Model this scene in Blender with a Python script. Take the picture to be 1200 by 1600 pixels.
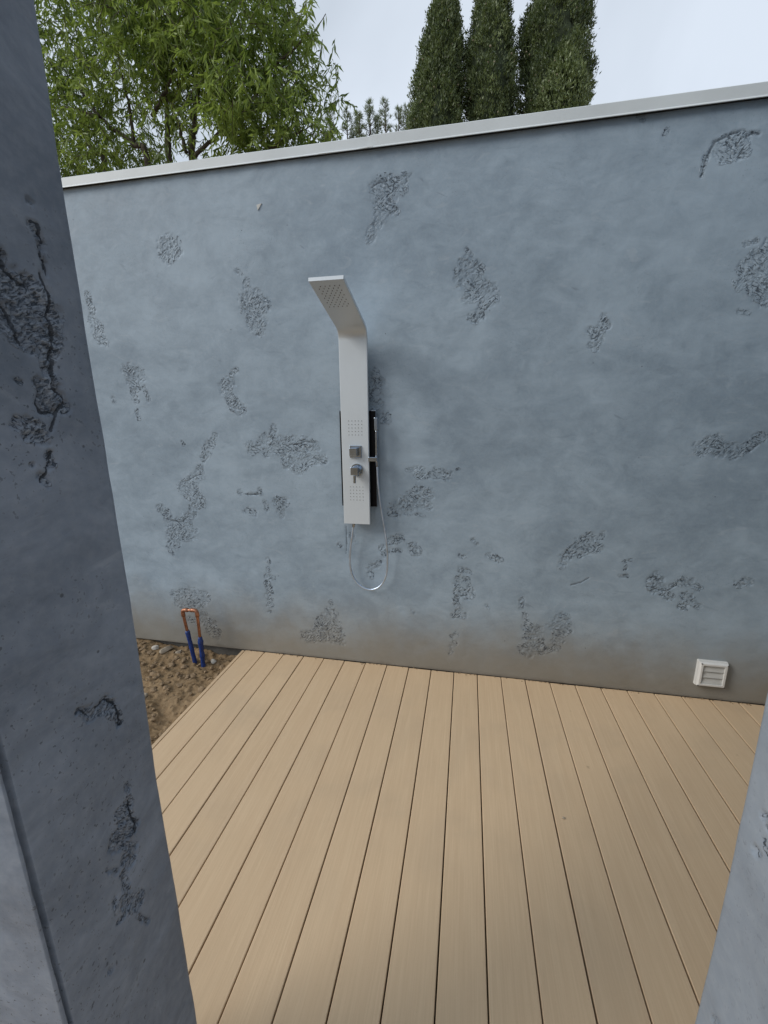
import bpy, bmesh, math, random
import numpy as np
from mathutils import Vector, Matrix, Quaternion

random.seed(7)
rng = np.random.default_rng(11)
for o in list(bpy.data.objects):
    bpy.data.objects.remove(o)
sc = bpy.context.scene
C = sc.collection
R = math.radians

# ------------------------------------------------------------------ camera
CAM_H, CAM_D = 1.6177, 2.4302
yaw, pitch, roll = -.1947, -.2313, -.0083
fw = Vector((math.sin(yaw)*math.cos(pitch), math.cos(yaw)*math.cos(pitch), math.sin(pitch)))
rt = Vector((math.cos(yaw), -math.sin(yaw), 0)); up = rt.cross(fw)
rt2 = rt*math.cos(roll) + up*math.sin(roll); up2 = -rt*math.sin(roll) + up*math.cos(roll)
cd = bpy.data.cameras.new('camera'); cam = bpy.data.objects.new('camera', cd); C.objects.link(cam)
cd.sensor_fit = 'HORIZONTAL'; cd.sensor_width = 36; cd.lens = 658.5/1200*36
cd.clip_start = .02; cd.clip_end = 2000
m = Matrix((rt2, up2, -fw)).transposed().to_4x4(); m.translation = Vector((0, -CAM_D, CAM_H))
cam.matrix_world = m
sc.camera = cam

# ------------------------------------------------------------------ daylight, overcast
SUN_DIR = Vector((-.74, -.42, .60)).normalized()          # towards the sun
w = bpy.data.worlds.new('World'); sc.world = w; w.use_nodes = True
nt = w.node_tree; nt.nodes.clear()
sky = nt.nodes.new('ShaderNodeTexSky'); sky.sky_type = 'NISHITA'; sky.sun_disc = False
sky.sun_elevation = math.asin(SUN_DIR.z); sky.sun_rotation = math.atan2(SUN_DIR.x, SUN_DIR.y)
tc = nt.nodes.new('ShaderNodeTexCoord')
n1 = nt.nodes.new('ShaderNodeTexNoise'); n1.inputs['Scale'].default_value = 1.8; n1.inputs['Detail'].default_value = 5
n1.inputs['Roughness'].default_value = .45; n1.inputs['Distortion'].default_value = .3
nt.links.new(tc.outputs['Generated'], n1.inputs['Vector'])
cr = nt.nodes.new('ShaderNodeValToRGB')
cr.color_ramp.elements[0].position = .32; cr.color_ramp.elements[0].color = (3.5, 3.95, 4.5, 1)
cr.color_ramp.elements[1].position = .66; cr.color_ramp.elements[1].color = (6.0, 6.6, 7.4, 1)
nt.links.new(n1.outputs['Fac'], cr.inputs['Fac'])
mx = nt.nodes.new('ShaderNodeMix'); mx.data_type = 'RGBA'; mx.inputs['Factor'].default_value = .9   # cloud cover
nt.links.new(sky.outputs['Color'], mx.inputs['A']); nt.links.new(cr.outputs['Color'], mx.inputs['B'])
bg = nt.nodes.new('ShaderNodeBackground'); bg.inputs['Strength'].default_value = .1
nt.links.new(mx.outputs['Result'], bg.inputs['Color'])
wo = nt.nodes.new('ShaderNodeOutputWorld'); nt.links.new(bg.outputs['Background'], wo.inputs['Surface'])

sl = bpy.data.lights.new('sun', 'SUN'); sl.energy = 1.5; sl.angle = R(26); sl.color = (1, .96, .9)
so = bpy.data.objects.new('sun', sl); C.objects.link(so)
so.rotation_euler = SUN_DIR.to_track_quat('Z', 'Y').to_euler(); so.location = (-6, -6, 9)
sc.view_settings.view_transform = 'Standard'; sc.view_settings.look = 'None'
sc.view_settings.exposure = 0.40; sc.view_settings.gamma = 1; sc.view_settings.use_curve_mapping = False

# ------------------------------------------------------------------ helpers
class NB:
    """small node builder"""
    def __init__(s, name):
        s.m = bpy.data.materials.new(name); s.m.use_nodes = True; s.t = s.m.node_tree
        s.t.nodes.clear(); s.out = s.n('OutputMaterial'); s.p = s.n('BsdfPrincipled')
        s.l(s.p.outputs[0], s.out.inputs['Surface'])
    def n(s, typ, **kw):
        x = s.t.nodes.new('ShaderNode'+typ)
        for k, v in kw.items(): setattr(x, k, v)
        return x
    def l(s, a, b): s.t.links.new(a, b)
    def put(s, sock, v):
        if hasattr(v, 'is_linked'): s.l(v, sock)
        else: sock.default_value = v
    def coord(s, scale=(1, 1, 1), loc=(0, 0, 0), rot=(0, 0, 0)):
        t = s.n('TexCoord'); mp = s.n('Mapping'); s.l(t.outputs['Object'], mp.inputs[0])
        mp.inputs['Scale'].default_value = scale; mp.inputs['Location'].default_value = loc
        mp.inputs['Rotation'].default_value = rot
        return mp.outputs[0]
    def slant(s, ang, axis, stretch):
        r0 = [0, 0, 0]; r0[0 if axis == 'X' else 1] = ang
        a = s.coord(rot=tuple(r0)); mp = s.n('Mapping'); s.l(a, mp.inputs[0])
        mp.inputs['Scale'].default_value = (1, 1, stretch); return mp.outputs[0]
    def noise(s, vec, scale, detail=3, rough=.5, dist=0.0):
        x = s.n('TexNoise'); s.l(vec, x.inputs['Vector']); x.inputs['Scale'].default_value = scale
        x.inputs['Detail'].default_value = detail; x.inputs['Roughness'].default_value = rough
        x.inputs['Distortion'].default_value = dist
        return x.outputs['Fac']
    def math(s, op, a, b=0.0, c=0.0):
        x = s.n('Math', operation=op); s.put(x.inputs[0], a); s.put(x.inputs[1], b)
        if op in ('MULTIPLY_ADD', 'COMPARE'): s.put(x.inputs[2], c)
        return x.outputs[0]
    def mr(s, v, a, b, c=0.0, d=1.0, smooth=True):
        x = s.n('MapRange'); x.interpolation_type = 'SMOOTHSTEP' if smooth else 'LINEAR'
        s.put(x.inputs['Value'], v)
        for k, q in zip(('From Min', 'From Max', 'To Min', 'To Max'), (a, b, c, d)): x.inputs[k].default_value = q
        return x.outputs['Result']
    def mix(s, f, a, b, mode='MIX'):
        x = s.n('Mix', data_type='RGBA', blend_type=mode)
        s.put(x.inputs['Factor'], f)
        s.put(x.inputs['A'], (*a, 1) if isinstance(a, tuple) else a)
        s.put(x.inputs['B'], (*b, 1) if isinstance(b, tuple) else b)
        return x.outputs['Result']
    def attr(s, name):
        x = s.n('Attribute'); x.attribute_name = name; return x.outputs['Fac']
    def sep(s, vec):
        x = s.n('SeparateXYZ'); s.l(vec, x.inputs[0]); return x.outputs
    def bump(s, h, strength, dist, normal=None):
        x = s.n('Bump'); s.l(h, x.inputs['Height']); x.inputs['Strength'].default_value = strength
        x.inputs['Distance'].default_value = dist
        if normal is not None: s.l(normal, x.inputs['Normal'])
        return x.outputs[0]
    def fin(s, col=None, rough=None, normal=None, **kw):
        if col is not None: s.put(s.p.inputs['Base Color'], (*col, 1) if isinstance(col, tuple) else col)
        if rough is not None: s.put(s.p.inputs['Roughness'], rough)
        if normal is not None: s.l(normal, s.p.inputs['Normal'])
        for k, v in kw.items(): s.p.inputs[k.replace('_', ' ')].default_value = v
        return s.m

def tag(o, label=None, cat=None, group=None, kind=None):
    if label: o['label'] = label
    if cat: o['category'] = cat
    if group: o['group'] = group
    if kind: o['kind'] = kind
    return o
def empty(name, loc=(0, 0, 0)):
    o = bpy.data.objects.new(name, None); C.objects.link(o); o.location = loc; o.empty_display_size = .1
    return o
def link(name, me, mat=None, parent=None, smooth=False):
    """geometry is written in world coordinates; the parent sits at its own base"""
    if mat is not None and not me.materials: me.materials.append(mat)
    if smooth: me.polygons.foreach_set('use_smooth', [True]*len(me.polygons))
    o = bpy.data.objects.new(name, me); C.objects.link(o)
    if parent is not None:
        o.parent = parent
        p = parent; off = Vector((0, 0, 0))
        while p is not None: off += p.location; p = p.parent
        o.location = -off
    return o
def from_bm(name, bm, mat=None, parent=None, smooth=False):
    me = bpy.data.meshes.new(name); bm.normal_update(); bm.to_mesh(me); bm.free()
    return link(name, me, mat, parent, smooth)
def np_mesh(name, V, F):
    """V (n,3), F (m,k) all the same k"""
    me = bpy.data.meshes.new(name); V = np.asarray(V, np.float32); F = np.asarray(F, np.int32)
    k = F.shape[1]
    me.vertices.add(len(V)); me.vertices.foreach_set('co', V.ravel())
    me.loops.add(F.size); me.loops.foreach_set('vertex_index', F.ravel())
    me.polygons.add(len(F)); me.polygons.foreach_set('loop_start', np.arange(0, F.size, k, dtype=np.int32))
    me.polygons.foreach_set('loop_total', np.full(len(F), k, np.int32))
    me.update(calc_edges=True); return me
def add_attr(me, name, val):
    a = me.attributes.new(name, 'FLOAT', 'POINT'); a.data.foreach_set('value', np.asarray(val, np.float32))
def box(bm, x0, x1, y0, y1, z0, z1, bev=0.0, seg=2):
    r = bmesh.ops.create_cube(bm, size=1)
    vs = r['verts']
    for v in vs:
        v.co = Vector(((x0+x1)/2+v.co.x*(x1-x0), (y0+y1)/2+v.co.y*(y1-y0), (z0+z1)/2+v.co.z*(z1-z0)))
    if bev > 0:
        es = list({e for v in vs for e in v.link_edges})
        bmesh.ops.bevel(bm, geom=es, offset=bev, segments=seg, profile=.5, affect='EDGES')
def tube(bm, pts, rad, n=10, cap=True):
    pts = [Vector(p) for p in pts]; rings = []
    rads = rad if isinstance(rad, (list, tuple)) else [rad]*len(pts)
    t = (pts[1]-pts[0]).normalized(); a = t.orthogonal().normalized()
    for i, p in enumerate(pts):
        t2 = (pts[min(i+1, len(pts)-1)]-pts[max(i-1, 0)]).normalized()
        a = (a - t2*a.dot(t2)).normalized(); b = t2.cross(a)
        rings.append([bm.verts.new(p+(a*math.cos(2*math.pi*k/n)+b*math.sin(2*math.pi*k/n))*rads[i]) for k in range(n)])
    for r0, r1 in zip(rings, rings[1:]):
        for k in range(n): bm.faces.new((r0[k], r0[(k+1) % n], r1[(k+1) % n], r1[k]))
    if cap:
        bm.faces.new(rings[0][::-1]); bm.faces.new(rings[-1])
def spline(P, n=12):
    """Catmull-Rom through P"""
    P = [Vector(p) for p in P]; Q = [P[0]*2-P[1]]+P+[P[-1]*2-P[-2]]; out = []
    for i in range(1, len(Q)-2):
        for k in range(n):
            t = k/n; a, b, c, d = Q[i-1:i+3]
            out.append(.5*((2*b)+(-a+c)*t+(2*a-5*b+4*c-d)*t*t+(-a+3*b-3*c+d)*t**3))
    out.append(P[-1]); return out

_perm = rng.random((256, 256))*2*math.pi
def perlin(x, y):
    xi = np.floor(x).astype(int); yi = np.floor(y).astype(int); fx = x-xi; fy = y-yi
    def g(ix, iy, dx, dy):
        a = _perm[ix % 256, iy % 256]; return np.cos(a)*dx+np.sin(a)*dy
    u = fx*fx*fx*(fx*(fx*6-15)+10); v = fy*fy*fy*(fy*(fy*6-15)+10)
    n0 = g(xi, yi, fx, fy)*(1-u)+g(xi+1, yi, fx-1, fy)*u
    n1 = g(xi, yi+1, fx, fy-1)*(1-u)+g(xi+1, yi+1, fx-1, fy-1)*u
    return (n0*(1-v)+n1*v)*1.4
def fbm(x, y, o=4):
    s = 0; a = 1
    for i in range(o): s = s+a*perlin(x*2**i+i*17.3, y*2**i+i*5.7); a *= .5
    return s
def sstep(a, b, x):
    t = np.clip((x-a)/(b-a), 0, 1); return t*t*(3-2*t)

# tables in metres, read off the real surfaces: (x1, z1, x2, z2, radius) capsules of rough plaster
WALL_PATCHES = [(-0.515,2.745,-0.366,2.764,0.0218),(-0.455,2.73,-0.466,2.645,0.0433),(-0.392,2.753,-0.373,2.717,0.0214),(-0.416,2.641,-0.396,2.619,0.0125),(-0.493,2.618,-0.507,2.576,0.0189),(-0.525,2.562,-0.543,2.504,0.016),(-0.334,2.783,-0.344,2.773,0.0091),(-0.04,2.422,-0.013,2.391,0.0077),(-0.047,2.358,0.015,2.33,0.0248),(-0.049,2.304,0.035,2.239,0.0376),(0.003,2.226,0.084,2.206,0.0346),(0.101,2.199,0.117,2.186,0.0187),(-0.034,2.182,-0.013,2.212,0.0159),(0.055,2.147,0.034,2.111,0.0221),(-0.008,2.098,0.015,2.078,0.0129),(0.991,2.647,0.999,2.71,0.0078),(0.999,2.71,1.026,2.771,0.0102),(1.026,2.771,1.104,2.795,0.0101),(1.104,2.795,1.191,2.786,0.0075),(1.051,2.737,1.134,2.759,0.0227),(1.069,2.703,1.153,2.718,0.0152),(0.707,2.908,0.722,2.89,0.0103),(0.822,2.822,0.825,2.841,0.0077),(1.213,2.357,1.255,2.365,0.0105),(1.219,2.238,1.247,2.302,0.0188),(1.269,2.248,1.309,2.311,0.0373),(1.239,2.196,1.326,2.218,0.0324),(1.283,2.167,1.329,2.123,0.027),(1.348,2.163,1.337,2.296,0.0428),(1.234,2.068,1.275,2.057,0.0083),(0.642,2.067,0.66,2.034,0.0149),(0.588,2.016,0.603,1.985,0.0121),(0.633,2.014,0.63,1.954,0.015),(0.601,1.94,0.618,1.924,0.0122),(1.169,1.43,1.229,1.456,0.0277),(1.233,1.431,1.326,1.412,0.0275),(1.326,1.412,1.367,1.422,0.0151),(1.364,1.438,1.425,1.488,0.018),(0.553,0.752,0.566,0.811,0.0147),(0.566,0.804,0.61,0.852,0.0218),(0.637,0.891,0.684,0.924,0.0285),(0.673,0.863,0.732,0.877,0.0213),(0.735,0.915,0.754,0.953,0.0105),(0.643,0.823,0.675,0.84,0.0108),(0.878,0.8,0.909,0.813,0.0088),(0.887,0.755,0.891,0.778,0.007),(0.871,0.716,0.904,0.718,0.0089),(1.051,0.709,1.057,0.66,0.0279),(1.033,0.67,1.091,0.648,0.0176),(1.093,0.636,1.137,0.613,0.0175),(1.135,0.678,1.179,0.7,0.0087),(1.178,0.707,1.227,0.696,0.0206),(1.244,0.686,1.268,0.669,0.0137),(1.205,0.626,1.241,0.599,0.0173),(1.249,0.584,1.277,0.564,0.0139),(1.195,0.564,1.216,0.551,0.014),(1.454,0.712,1.496,0.73,0.0166),(0.35,0.53,0.349,0.484,0.0116),(0.375,0.428,0.385,0.387,0.0157),(0.398,0.355,0.461,0.34,0.0237),(0.391,0.29,0.439,0.295,0.0159),(0.408,0.206,0.461,0.242,0.0362),(0.482,0.201,0.571,0.237,0.016),(0.559,0.391,0.585,0.414,0.0347),(0.581,0.339,0.605,0.354,0.0271),(0.561,0.274,0.588,0.298,0.0196),(-0.011,0.692,0.034,0.687,0.0157),(-0.023,0.592,-0.009,0.634,0.024),(-0.014,0.551,0.043,0.543,0.0241),(0.028,0.637,0.042,0.584,0.0118),(-0.032,0.507,-0.018,0.423,0.0162),(-0.04,0.391,0.018,0.396,0.0144),(-0.048,0.246,-0.029,0.261,0.0147),(-0.054,0.178,-0.035,0.203,0.0127),(-0.061,0.128,-0.049,0.143,0.0085),(-0.336,1.289,-0.25,1.302,0.0113),(-0.28,1.253,-0.213,1.265,0.015),(-0.176,1.273,-0.11,1.267,0.0222),(-0.053,1.301,-0.046,1.302,0.0073),(-0.401,1.057,-0.343,1.098,0.0352),(-0.343,1.079,-0.267,1.15,0.0387),(-0.267,1.139,-0.211,1.148,0.0267),(-0.267,1.093,-0.21,1.083,0.0192),(-0.448,1.024,-0.432,1.036,0.0118),(-0.285,1.03,-0.239,1.02,0.0077),(-0.433,0.855,-0.381,0.878,0.0202),(-0.441,0.793,-0.381,0.796,0.0122),(-0.303,0.821,-0.283,0.794,0.024),(-0.493,0.811,-0.481,0.77,0.0163),(-0.564,0.681,-0.514,0.705,0.0168),(-0.572,0.659,-0.565,0.617,0.0168),(0.049,0.888,0.076,0.862,0.0095),(-0.022,0.784,0.005,0.778,0.0097),(0.152,0.795,0.208,0.77,0.0152),(0.148,0.48,0.161,0.46,0.008),(-0.304,0.394,-0.295,0.395,0.0106),(-0.539,1.811,-0.51,1.776,0.0286),(-0.536,1.777,-0.522,1.671,0.0323),(-0.512,1.636,-0.467,1.582,0.0256),(-0.527,1.852,-0.509,1.838,0.0106),(-1.755,2.563,-1.703,2.576,0.0336),(-1.751,2.53,-1.7,2.536,0.0337),(-1.756,2.497,-1.737,2.485,0.0151),(-1.325,2.411,-1.288,2.389,0.009),(-1.264,2.348,-1.255,2.315,0.0145),(-1.271,2.265,-1.212,2.262,0.033),(-1.256,2.214,-1.184,2.217,0.0368),(-1.242,2.145,-1.202,2.143,0.0334),(-1.234,2.093,-1.195,2.081,0.0187),(-1.369,1.878,-1.405,1.849,0.0117),(-1.461,1.795,-1.418,1.802,0.024),(-1.465,1.758,-1.433,1.739,0.0201),(-1.436,1.712,-1.396,1.682,0.0242),(-1.411,1.663,-1.366,1.643,0.0243),(-2.117,1.886,-2.038,1.865,0.0298),(-2.104,1.828,-2.078,1.788,0.0257),(-2.1,1.769,-2.091,1.71,0.0173),(-2.018,1.787,-1.998,1.709,0.0107),(-2.096,1.65,-2.087,1.59,0.0109),(-2.261,1.712,-2.252,1.712,0.0133),(-2.326,2.341,-2.311,2.231,0.0165),(-2.318,2.195,-2.282,2.137,0.0251),(-2.312,2.101,-2.25,2.061,0.0212),(-1.554,1.497,-1.577,1.449,0.0126),(-1.627,1.409,-1.587,1.441,0.0214),(-1.652,1.348,-1.616,1.389,0.0217),(-1.687,1.286,-1.676,1.224,0.0175),(-1.804,1.166,-1.713,1.223,0.0271),(-1.806,1.149,-1.763,1.116,0.0407),(-1.741,1.108,-1.701,1.054,0.0271),(-1.777,1.008,-1.746,1.031,0.0229),(-1.818,0.949,-1.781,0.973,0.0232),(-2.014,0.999,-1.983,0.978,0.0236),(-1.968,0.943,-1.965,0.899,0.0236),(-1.938,0.882,-1.838,0.904,0.0332),(-1.958,0.809,-1.798,0.844,0.0336),(-1.964,0.763,-1.931,0.755,0.0241),(-1.999,0.729,-1.965,0.684,0.0122),(-1.325,1.431,-1.307,1.392,0.0206),(-1.262,1.412,-1.228,1.47,0.0247),(-1.173,1.471,-1.156,1.536,0.0161),(-1.22,1.412,-1.114,1.413,0.0327),(-1.113,1.432,-0.969,1.414,0.0403),(-0.968,1.445,-0.908,1.422,0.0277),(-1.078,1.335,-0.974,1.329,0.0325),(-0.953,1.345,-0.851,1.346,0.02),(-1.039,1.285,-1.011,1.269,0.0163),(-1.422,1.134,-1.414,1.126,0.013),(-1.361,1.119,-1.286,1.13,0.0086),(-1.284,1.15,-1.277,1.13,0.0128),(-1.247,1.069,-1.241,1.027,0.0129),(-1.172,1.079,-1.116,1.073,0.0213),(-1.148,1.051,-1.143,0.989,0.017),(-1.385,1.009,-1.332,0.994,0.0176),(-1.795,1.448,-1.784,1.428,0.0087),(-1.263,0.69,-1.251,0.668,0.0113),(-1.268,0.622,-1.26,0.605,0.0114),(-1.286,0.567,-1.227,0.557,0.0138),(-1.28,0.522,-1.262,0.454,0.0185),(-1.273,0.43,-1.269,0.361,0.0187),(-1.277,0.313,-1.273,0.313,0.0095),(-1.983,0.374,-1.909,0.356,0.0304),(-1.905,0.39,-1.766,0.382,0.0351),(-1.865,0.311,-1.786,0.341,0.0252),(-1.889,0.195,-1.84,0.179,0.0205),(-1.785,0.219,-1.74,0.174,0.0354),(-1.746,0.124,-1.698,0.103,0.0306),(-1.975,0.316,-1.89,0.308,0.0204),(-0.842,0.419,-0.834,0.397,0.0112),(-0.849,0.35,-0.819,0.33,0.0226),(-0.897,0.277,-0.822,0.261,0.0366),(-0.922,0.204,-0.811,0.201,0.0417),(-1.015,0.157,-0.924,0.166,0.033),(-0.835,0.142,-0.769,0.135,0.0185),(-0.691,0.883,-0.676,0.843,0.0124),(-0.768,0.817,-0.76,0.809,0.0126)]
LEFT_PATCHES = [(-1.966,1.835,-1.959,1.827,0.0033,0.0028),(-1.958,1.825,-1.958,1.789,0.0034,0.0029),(-2.005,1.791,-2.01,1.768,0.005,0.0047),(-2.019,1.759,-1.99,1.747,0.0134,0.0127),(-1.987,1.761,-1.967,1.738,0.0143,0.0128),(-2.009,1.722,-1.972,1.715,0.0149,0.0139),(-1.983,1.706,-1.969,1.697,0.0074,0.0066),(-2.01,1.702,-1.993,1.694,0.0052,0.0049),(-1.979,1.685,-1.974,1.656,0.0067,0.006),(-1.989,1.655,-1.987,1.625,0.0074,0.0067),(-1.972,1.64,-1.967,1.629,0.007,0.0062),(-2.025,1.61,-2.003,1.606,0.0058,0.0057),(-2.013,1.595,-1.998,1.591,0.0069,0.0066),(-1.998,1.571,-1.996,1.559,0.0049,0.0046),(-2.011,1.545,-2.005,1.536,0.0039,0.0038),(-1.962,1.859,-1.959,1.858,0.0033,0.0028),(-2.02,1.562,-2.019,1.56,0.0023,0.0022),(-2.016,1.657,-2.014,1.655,0.0029,0.0028),(-2.024,1.227,-2.009,1.213,0.0034,0.0035),(-2.009,1.211,-1.984,1.201,0.0083,0.0081),(-1.983,1.206,-1.972,1.184,0.0081,0.0075),(-1.967,1.177,-1.965,1.158,0.0043,0.0039),(-1.971,1.051,-1.971,1.039,0.0033,0.0031),(-1.975,1.025,-1.972,1.007,0.0055,0.0051),(-1.99,1.015,-1.972,0.971,0.0084,0.0081),(-2.005,0.986,-1.979,0.967,0.0091,0.009),(-2.015,0.979,-2.01,0.973,0.0049,0.0049),(-1.999,0.966,-1.979,0.934,0.0062,0.0061),(-1.998,0.939,-1.986,0.917,0.0063,0.0062),(-2.028,0.954,-2.012,0.931,0.0028,0.0029),(-2.006,0.917,-2.003,0.88,0.0051,0.0051),(-2.011,0.872,-1.99,0.836,0.0093,0.0094),(-2.027,0.896,-2.027,0.87,0.0029,0.003),(-2.028,0.85,-2.016,0.846,0.0029,0.0031),(-1.995,0.814,-1.977,0.773,0.0033,0.0033),(-2.056,0.798,-2.052,0.788,0.0022,0.0025)]
RIGHT_PATCHES = [(-1.944,1.145,-1.952,1.154,0.0026,0.0021),(-1.953,1.119,-1.956,1.118,0.0025,0.0021),(-1.946,1.095,-1.949,1.095,0.0035,0.0029),(-1.954,1.141,-1.957,1.14,0.0025,0.0021),(-1.961,1.112,-1.967,1.117,0.0048,0.0042),(-1.943,0.796,-1.952,0.808,0.004,0.0032)]
CROWN_B = [(-4.01,6.63),(-2.23,6.32),(-1.99,5.88),(-1.9,5.61),(-1.74,5.4),(-1.51,5.21),(-1.5,5.05),(-1.66,4.99),(-1.78,4.93),(-1.7,4.78),(-1.64,4.6),(-1.45,4.49),(-1.51,4.33),(-3.18,4.29),(-3.81,4.29),(-3.97,5.12),(-4.2,5.68)]
CROWN_A = [(-5.28,6.85),(-3.79,6.59),(-3.72,5.61),(-3.82,5.22),(-3.71,4.9),(-3.72,4.28),(-5.02,4.27),(-5.96,4.36)]
GAPS = [(-3.85,5.0,0.1),(-3.82,4.89,0.08),(-4.11,5.7,0.11),(-3.65,4.49,0.08),(-2.62,5.75,0.09),(-2.35,5.69,0.11),(-3.06,4.66,0.09),(-3.44,4.77,0.06),(-4.56,5.96,0.09),(-2.88,4.52,0.07),(-3.74,4.69,0.08),(-3.99,5.47,0.06),(-1.8,4.9,0.08),(-4.46,5.18,0.05),(-3.12,4.8,0.05),(-3.39,4.59,0.06)]
STEMS_B = [[(-3.55,4.38),(-3.57,4.84),(-3.58,5.31),(-3.57,5.81)], [(-3.24,4.39),(-3.21,4.8),(-3.19,5.04),(-3.03,5.51),(-2.84,5.81)], [(-3.16,4.47),(-2.86,4.68),(-2.39,4.99),(-1.88,5.34)], [(-3.27,4.53),(-3.37,4.86),(-3.5,5.12)], [(-2.23,4.42),(-1.97,4.5),(-1.71,4.58)], [(-3.57,4.84),(-3.28,5.09),(-3.13,5.36)], [(-2.86,4.68),(-2.51,4.73),(-2.21,4.78)], [(-2.39,4.99),(-2.12,5.0),(-1.83,5.07),(-1.62,5.15)]]
STEMS_A = [[(-3.77,4.4),(-3.94,4.68),(-4.31,4.97),(-4.6,5.35)], [(-4.35,4.42),(-4.56,4.72),(-4.72,5.02)], [(-3.94,4.68),(-3.97,5.12),(-4.06,5.54),(-4.06,5.94)], [(-4.31,4.97),(-4.57,5.07),(-4.78,5.15)]]
LEFT_RIM_SHADE = [[(-1.964,1.838),(-1.957,1.837),(-1.956,1.83),(-1.953,1.819)],[(-1.958,1.814),(-1.959,1.802),(-1.956,1.798),(-1.956,1.784)],[(-1.964,1.783),(-1.962,1.773),(-1.958,1.763),(-1.958,1.751),(-1.962,1.737),(-1.961,1.725),(-1.96,1.711),(-1.969,1.691),(-1.971,1.685)],[(-2.004,1.796),(-2.006,1.784),(-2.005,1.775),(-1.996,1.768),(-1.993,1.764),(-1.985,1.764)],[(-1.967,1.685),(-1.972,1.663),(-1.975,1.652),(-1.969,1.647),(-1.962,1.641),(-1.964,1.63),(-1.973,1.625),(-1.98,1.613),(-1.988,1.6)],[(-1.993,1.647),(-2.0,1.632),(-1.994,1.621),(-1.98,1.621)],[(-1.992,1.574),(-1.997,1.562),(-2.005,1.547),(-2.013,1.54)],[(-1.996,1.211),(-1.981,1.213),(-1.967,1.194),(-1.964,1.175),(-1.965,1.156)],[(-2.019,1.74),(-2.013,1.732),(-2.01,1.719),(-2.006,1.703),(-2.002,1.696)],[(-1.971,1.022),(-1.973,1.001),(-1.967,0.973),(-1.971,0.958)],[(-2.021,1.227),(-2.01,1.208)]]  # undercut shade drawn as dark lines along the left patch rims
WALL_CRACKS = [[(-1.063,1.433),(-1.005,1.437),(-0.955,1.454),(-0.895,1.445)],[(-0.719,0.936),(-0.718,0.82),(-0.724,0.756)],[(0.615,0.643),(0.668,0.663),(0.706,0.693)],[(0.992,2.642),(0.999,2.71),(1.026,2.771),(1.103,2.8),(1.127,2.802)],[(1.144,2.774),(1.168,2.791),(1.196,2.783)],[(-0.448,2.767),(-0.498,2.76),(-0.532,2.743)],[(0.04,2.111),(0.078,2.146),(0.117,2.186)],[(-1.384,1.118),(-1.309,1.116),(-1.273,1.122)],[(1.041,0.659),(1.092,0.64),(1.123,0.65),(1.16,0.683)],[(1.388,1.416),(1.418,1.448)],[(-1.791,1.192),(-1.726,1.227),(-1.683,1.24)],[(-1.971,0.925),(-1.861,0.912),(-1.823,0.949)]]
RX1 = 2.6
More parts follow.
